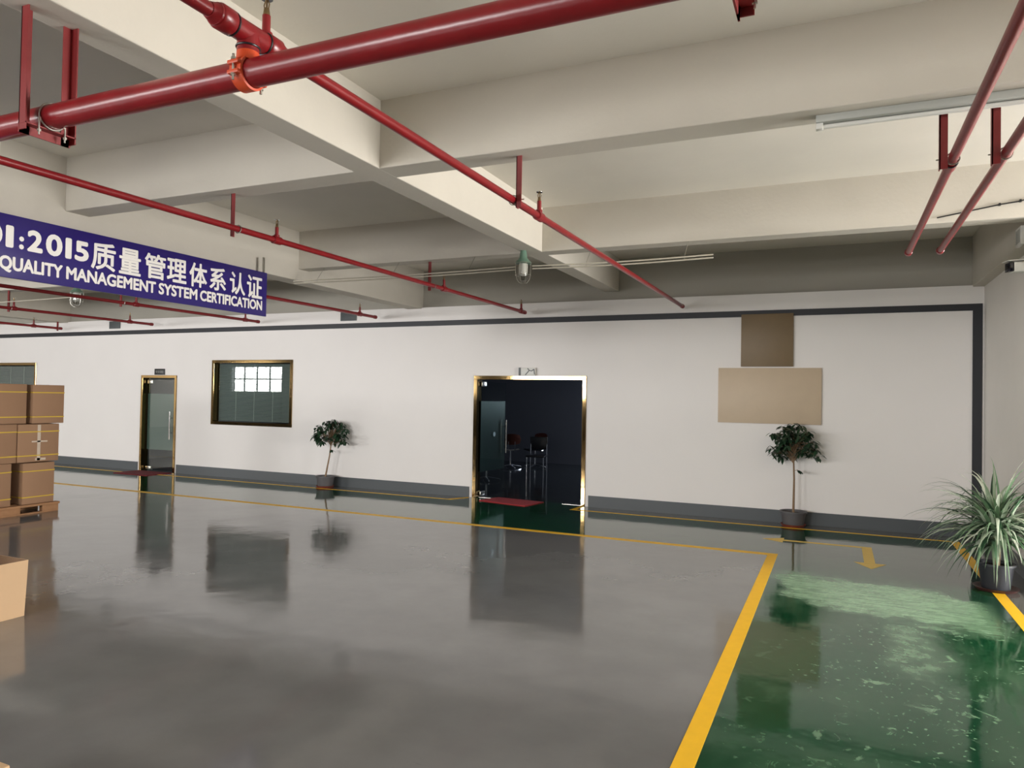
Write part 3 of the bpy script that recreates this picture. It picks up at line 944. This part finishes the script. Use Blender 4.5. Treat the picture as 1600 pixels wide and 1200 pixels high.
def ficus(x, y, lean, label, seed, top, sauc, potm, stem=.5, crown=(.30, .27)):
    R_ = random.Random(seed)
    t = thing('potted_tree', label, 'plant', (x, y, 0))
    saucer(t, .17, .035, sauc)
    pot(t, .135, .165, .20, potm, .015, .018)
    p0 = Vector((.0, 0, .18)); p1 = Vector((lean, 0, top * .80))
    mid = p0.lerp(p1, .5) + Vector((.01, .01, 0))
    bm = BM(); tube(bm, [p0, mid, p1], [.017, .013, .010], 10)
    tr = obj('trunk', bm, M['bark'], t)
    bm = BM(); bl = BM()
    cz = top - crown[1]
    for k in range(78):
        a = R_.uniform(0, 2 * PI); v = R_.uniform(-.75, 1)
        rad = math.sqrt(max(.0, 1 - max(0, v) ** 2)) * (R_.uniform(.15, 1) ** .6)
        e = Vector((lean + crown[0] * math.cos(a) * rad, min(.12, crown[0] * .75 * math.sin(a) * rad), cz + crown[1] * (v if v > 0 else v * (.35 + .65 * rad))))
        s = p0.lerp(p1, R_.uniform(.72, 1.0))
        tube(bm, [s, s.lerp(e, .6) + Vector((0, 0, .04)), e], [.005, .004, .002], 5)
        for j in range(R_.randint(5, 7)):
            aa = R_.uniform(0, 2 * PI)
            dd = Vector((math.cos(aa), math.sin(aa) * .9, R_.uniform(-.75, .1)))
            leaf_faces(bl, e + Vector((R_.uniform(-.03, .03), R_.uniform(-.03, .03), R_.uniform(-.03, .03))), dd, Vector((0, 0, 1)), R_.uniform(.07, .115), R_.uniform(.038, .056), R_.uniform(.1, .5))
    # one low shoot
    e = p0.lerp(p1, .62)
    tube(bm, [e, e + Vector((.06, -.02, .02))], .003, 5)
    for j in range(6):
        aa = R_.uniform(-1.4, 1.4)
        leaf_faces(bl, e + Vector((.06, -.02, .015)), Vector((math.cos(aa), math.sin(aa), -.35)), Vector((0, 0, 1)), .085, .042, .3)
    for v in bl.verts:
        v.co.y = min(v.co.y, D - .03 - y)
    obj('branch', bm, M['bark'], t)
    obj('foliage', bl, M['leaf'], t)
    return t
ficus(-8.69, 10.90, .14, 'slim potted tree with dark green crown beside the window with blinds', 3, 1.25, M['saucer'], M['pot_grey'], crown=(.34, .25))
ficus(-.545, 10.90, -.01, 'slim potted tree in a grey pot against the wall behind the arrow', 5, 1.42, M['saucer'], M['pot_grey'], crown=(.34, .28))

# spiky arching plant
PX, PY = 1.385, 8.15
t = thing('potted_spiky_plant', 'bushy plant with long arching striped leaves in a black pot by the side wall', 'plant', (PX, PY, 0))
saucer(t, .19, .03, M['saucer_dark'])
pot(t, .115, .145, .24, M['pot'], .015, .016)
bm = BM(); tube(bm, [(0, 0, .2), (.01, 0, .33), (.0, 0, .47), (.01, .0, .6)], [.03, .026, .024, .02], 12)
obj('trunk', bm, M['bark'], t)
bl = BM(); R_ = random.Random(11)
def blade(bl, o, az, el, L, W, droop):
    d = Vector((math.cos(az) * math.cos(el), math.sin(az) * math.cos(el), math.sin(el)))
    s = Vector((-math.sin(az), math.cos(az), 0))
    p = Vector(o); prev = None; n = 9
    tw = R_.uniform(-.5, .5)
    for k in range(n + 1):
        tt = k / n
        w = W * (.35 + .65 * math.sin(PI * min(1, tt * 1.15 + .12))) * (1 - tt ** 5)
        up = s.cross(d).normalized()
        ss = (s * math.cos(tw * tt) + up * math.sin(tw * tt))
        row = (bl.verts.new(p - ss * w / 2 + up * w * .12), bl.verts.new(p), bl.verts.new(p + ss * w / 2 + up * w * .12))
        if prev:
            for i in range(2): bl.faces.new((prev[i], prev[i + 1], row[i + 1], row[i]))
        prev = row
        p = p + d * (L / n)
        d = (d + Vector((0, 0, -1)) * (droop * (.35 + tt) / n * 2.0)).normalized()
        if PX + p.x > WX - .03: p.x = WX - .03 - PX; 
for k in range(370):
    az = R_.uniform(0, 2 * PI)
    el = R_.choice((R_.uniform(.9, 1.4), R_.uniform(.45, 1.0), R_.uniform(.1, .7), R_.uniform(-.2, .4)))
    L = R_.uniform(.50, .86)
    o = (R_.uniform(-.05, .05), R_.uniform(-.05, .05), R_.uniform(.42, .64))
    blade(bl, o, az, el, L, R_.uniform(.022, .040), R_.uniform(.8, 1.6))
obj('foliage', bl, M['blade'], t)

# ------------------------------------------------------------------ cartons
def carton(name, x0, x1, y0, y1, z0, z1, label, straps=True, tape=False, m='card', group='strapped cartons on the pallet'):
    t = thing(name, label, 'box', ((x0 + x1) / 2, (y0 + y1) / 2, z0), 0, group)
    hx, hy, h = (x1 - x0) / 2, (y1 - y0) / 2, z1 - z0
    bm = BM(); box(bm, -hx, hx, -hy, hy, 0, h, .006)
    obj('carton_body', bm, M[m], t)
    bm = BM()
    box(bm, -hx * .98, hx * .98, -.0015, .0015, h - .001, h + .0012)
    obj('flap_seam', bm, M['card_in'], t, False)
    if straps:
        for f in (.17, .80):
            bm = BM(); e = .003; z = h * f
            for (a, b, c, d) in ((-hx - e, hx + e, -hy - e, -hy), (-hx - e, hx + e, hy, hy + e), (-hx - e, -hx, -hy, hy), (hx, hx + e, -hy, hy)):
                box(bm, a, b, c, d, z - .007, z + .007)
            obj('strap', bm, M['strap'], t, False)
    if tape:
        bm = BM()
        e = .0025
        box(bm, hx, hx + e, -.022, .022, .02, h - .01)
        box(bm, hx, hx + e, -.10, .12, h * .52, h * .56)
        box(bm, hx, hx + e, -.045, .10, .02, h * .10)
        obj('tape', bm, M['tape'], t, False)
    return t
XF = -10.2
t = thing('pallet', 'wooden pallet on the floor under the stacked cartons', 'pallet', (0, 0, 0))
bm = BM()
for k in range(7):
    x = XF - .98 + k * .155
    box(bm, x, x + .10, 5.45, 6.83, .105, .135, .003)
obj('deck_board', bm, M['wood'], t)
for x in (XF - .98, XF - .5, XF - .05):
    bm = BM()
    box(bm, x - .0, x + .07, 5.45, 5.72, .02, .105, .004); box(bm, x, x + .07, 6.02, 6.30, .02, .105, .004); box(bm, x, x + .07, 6.60, 6.83, .02, .105, .004)
    box(bm, x, x + .07, 5.45, 6.83, .0, .02, .003)
    obj('runner', bm, M['wood'], t)
carton('cardboard_box', XF - .62, XF, 6.33, 6.77, .137, .705, 'brown carton at bottom of the pallet stack, outer corner, with two yellow straps')
carton('cardboard_box', XF - .72, XF - .02, 5.70, 6.19, .137, .715, 'brown carton at bottom of the pallet stack, cut by the picture edge')
carton('cardboard_box', XF - .62, XF + .01, 6.245, 6.815, .720, 1.245, 'brown carton with peeling tape cross, middle layer of the pallet stack', tape=True)
carton('cardboard_box', XF - .70, XF - .0, 5.66, 6.236, .720, 1.25, 'brown carton in the middle layer, left of the one with tape')
carton('cardboard_box', XF - .60, XF + .02, 6.425, 6.87, 1.255, 1.795, 'brown carton on top of the pallet stack, jutting out at its outer corner')
carton('cardboard_box', XF - .68, XF - .01, 5.78, 6.36, 1.255, 1.80, 'brown carton on top of the pallet stack, cut by the picture edge')

# open carton in front
def open_carton(x1, y1, w, d, h, fl, label, name='open_carton'):
    t = thing(name, label, 'box', (x1, y1, 0))
    bm = BM()
    th = .006
    bo = [(-w, -d), (0, -d), (0, 0), (-w, 0)]
    ro = [(-w - fl, -d - fl), (fl, -d - fl), (fl, fl), (-w - fl, fl)]
    bi = [(-w + th, -d + th), (-th, -d + th), (-th, -th), (-w + th, -th)]
    ri = [(-w - fl + th, -d - fl + th), (fl - th, -d - fl + th), (fl - th, fl - th), (-w - fl + th, fl - th)]
    A = [bm.verts.new((x, y, 0)) for x, y in bo]; B = [bm.verts.new((x, y, h)) for x, y in ro]
    Cc = [bm.verts.new((x, y, th)) for x, y in bi]; Dd = [bm.verts.new((x, y, h)) for x, y in ri]
    bm.faces.new(A[::-1]); bm.faces.new(Cc).material_index = 1
    for i in range(4):
        j = (i + 1) % 4
        bm.faces.new((A[i], A[j], B[j], B[i])); bm.faces.new((B[i], B[j], Dd[j], Dd[i])); bm.faces.new((Dd[i], Dd[j], Cc[j], Cc[i])).material_index = 1
    obj('carton_body', bm, [M['card_light'], M['card_in']], t, False)
    return t
ob = open_carton(-5.66, 3.555, .5, .62,   .425, .012, 'pale open carton standing on the grey floor in front of the pallet stack')
bm = BM(); box(bm, -.518, -.512, -.62, 0, .425, .52, 0)
obj('raised_flap', bm, M['card_in'], ob, False)
carton('cardboard_box', -3.4, -2.865, 1.25, 1.765, 0, .30, 'pale carton corner just showing at the bottom edge of the picture', straps=False, m='card_light', group=None)

# ------------------------------------------------------------------ chairs in the dark room
def shell_chair(x, y, rz, label, back='plywood', seat='seat_white'):
    t = thing('office_chair', label, 'chair', (x, y, 0), rz, 'chairs in the dark room')
    bm = BM()
    n = 8
    vs = []
    for i in range(n + 1):
        f = i / n
        row = []
        for j in range(n + 1):
            g = j / n - .5
            yy = -.22 + .44 * f
            z = .45 - .03 * math.sin(PI * f) + .03 * (2 * g) ** 2 + (.03 if f < .1 else 0) * -1
            row.append(bm.verts.new((g * .44 * (1 - .25 * (f - .5) ** 2), yy, z)))
        vs.append(row)
    for i in range(n):
        for j in range(n): bm.faces.new((vs[i][j], vs[i][j + 1], vs[i + 1][j + 1], vs[i + 1][j]))
    r = bmesh.ops.solidify(bm, geom=list(bm.faces), thickness=.02)
    obj('seat', bm, M[seat], t)
    bm = BM(); vs = []
    for i in range(n + 1):
        f = i / n; row = []
        for j in range(n + 1):
            g = j / n - .5
            w = .46 * (1 - .5 * abs(f - .45) ** 2)
            row.append(bm.verts.new((g * w, .23 + .05 * f - .12 * (2 * g) ** 2 * .5, .58 + .27 * f - .03 * (2 * g) ** 2 * (1 if f > .5 else -1))))
        vs.append(row)
    for i in range(n):
        for j in range(n): bm.faces.new((vs[i][j], vs[i][j + 1], vs[i + 1][j + 1], vs[i + 1][j]))
    bmesh.ops.solidify(bm, geom=list(bm.faces), thickness=.018)
    obj('backrest', bm, M[back], t)
    bm = BM()
    for s in (-1, 1): tube(bm, [(s * .08, .05, .41), (s * .08, .20, .42), (s * .08, .25, .50), (s * .08, .26, .66)], .010, 8)
    obj('back_support', bm, M['chrome'], t)
    bm = BM(); tube(bm, [(0, 0, .06), (0, 0, .25), (0, 0, .251), (0, 0, .42)], [.028, .028, .018, .018], 12)
    obj('pedestal', bm, M['chrome'], t)
    for k in range(4):
        a = k * PI / 2 + .3
        bm = BM(); tube(bm, [(0, 0, .08), (math.cos(a) * .28, math.sin(a) * .28, .035), (math.cos(a) * .29, math.sin(a) * .29, .012)], [.018, .013, .012], 8)
        obj('foot', bm, M['chrome'], t)
    return t
def leg_chair(x, y, rz, label):
    t = thing('side_chair', label, 'chair', (x, y, 0), rz, 'chairs in the dark room')
    bm = BM(); box(bm, -.21, .21, -.21, .21, .43, .47, .015)
    obj('seat', bm, M['black'], t)
    bm = BM(); box(bm, -.2, .2, .19, .22, .58, .86, .012)
    obj('backrest', bm, M['black'], t)
    for sx in (-1, 1):
        for sy in (-1, 1):
            bm = BM(); tube(bm, [(sx * .19, sy * .19, 0), (sx * .185, sy * .185, .43)] + ([(sx * .18, .205, .8)] if sy > 0 else []), .011, 8)
            obj('leg', bm, M['chrome'], t)
    return t
shell_chair(-7.32, 16.25, math.radians(-150), 'cream seated swivel chair with red-brown back inside the dark room')
shell_chair(-6.85, 16.7, math.radians(-20), 'swivel chair with red-brown back behind the cream seated one', seat='black')
leg_chair(-6.05, 14.85, math.radians(10), 'black four-legged chair with chrome legs inside the dark room')
shell_chair(-6.62, 13.5, math.radians(200), 'swivel chair seen through the clear foot of the open glass leaf', seat='black', back='black')

# ------------------------------------------------------------------ wall display hidden in the blurred part
t = thing('wall_board', 'plain brown and tan board hung on the white wall above the potted tree', 'wall board', (-1.0, D, 1.3))
bm = BM(); box(bm, -.30, .42, -.04, .002, .95, 1.72, .006)
obj('upper_panel', bm, M['plaque_brown'], t)
bm = BM(); box(bm, -.62, .80, -.035, .002, .12, .93, .006)
obj('lower_panel', bm, M['plaque_tan'], t)
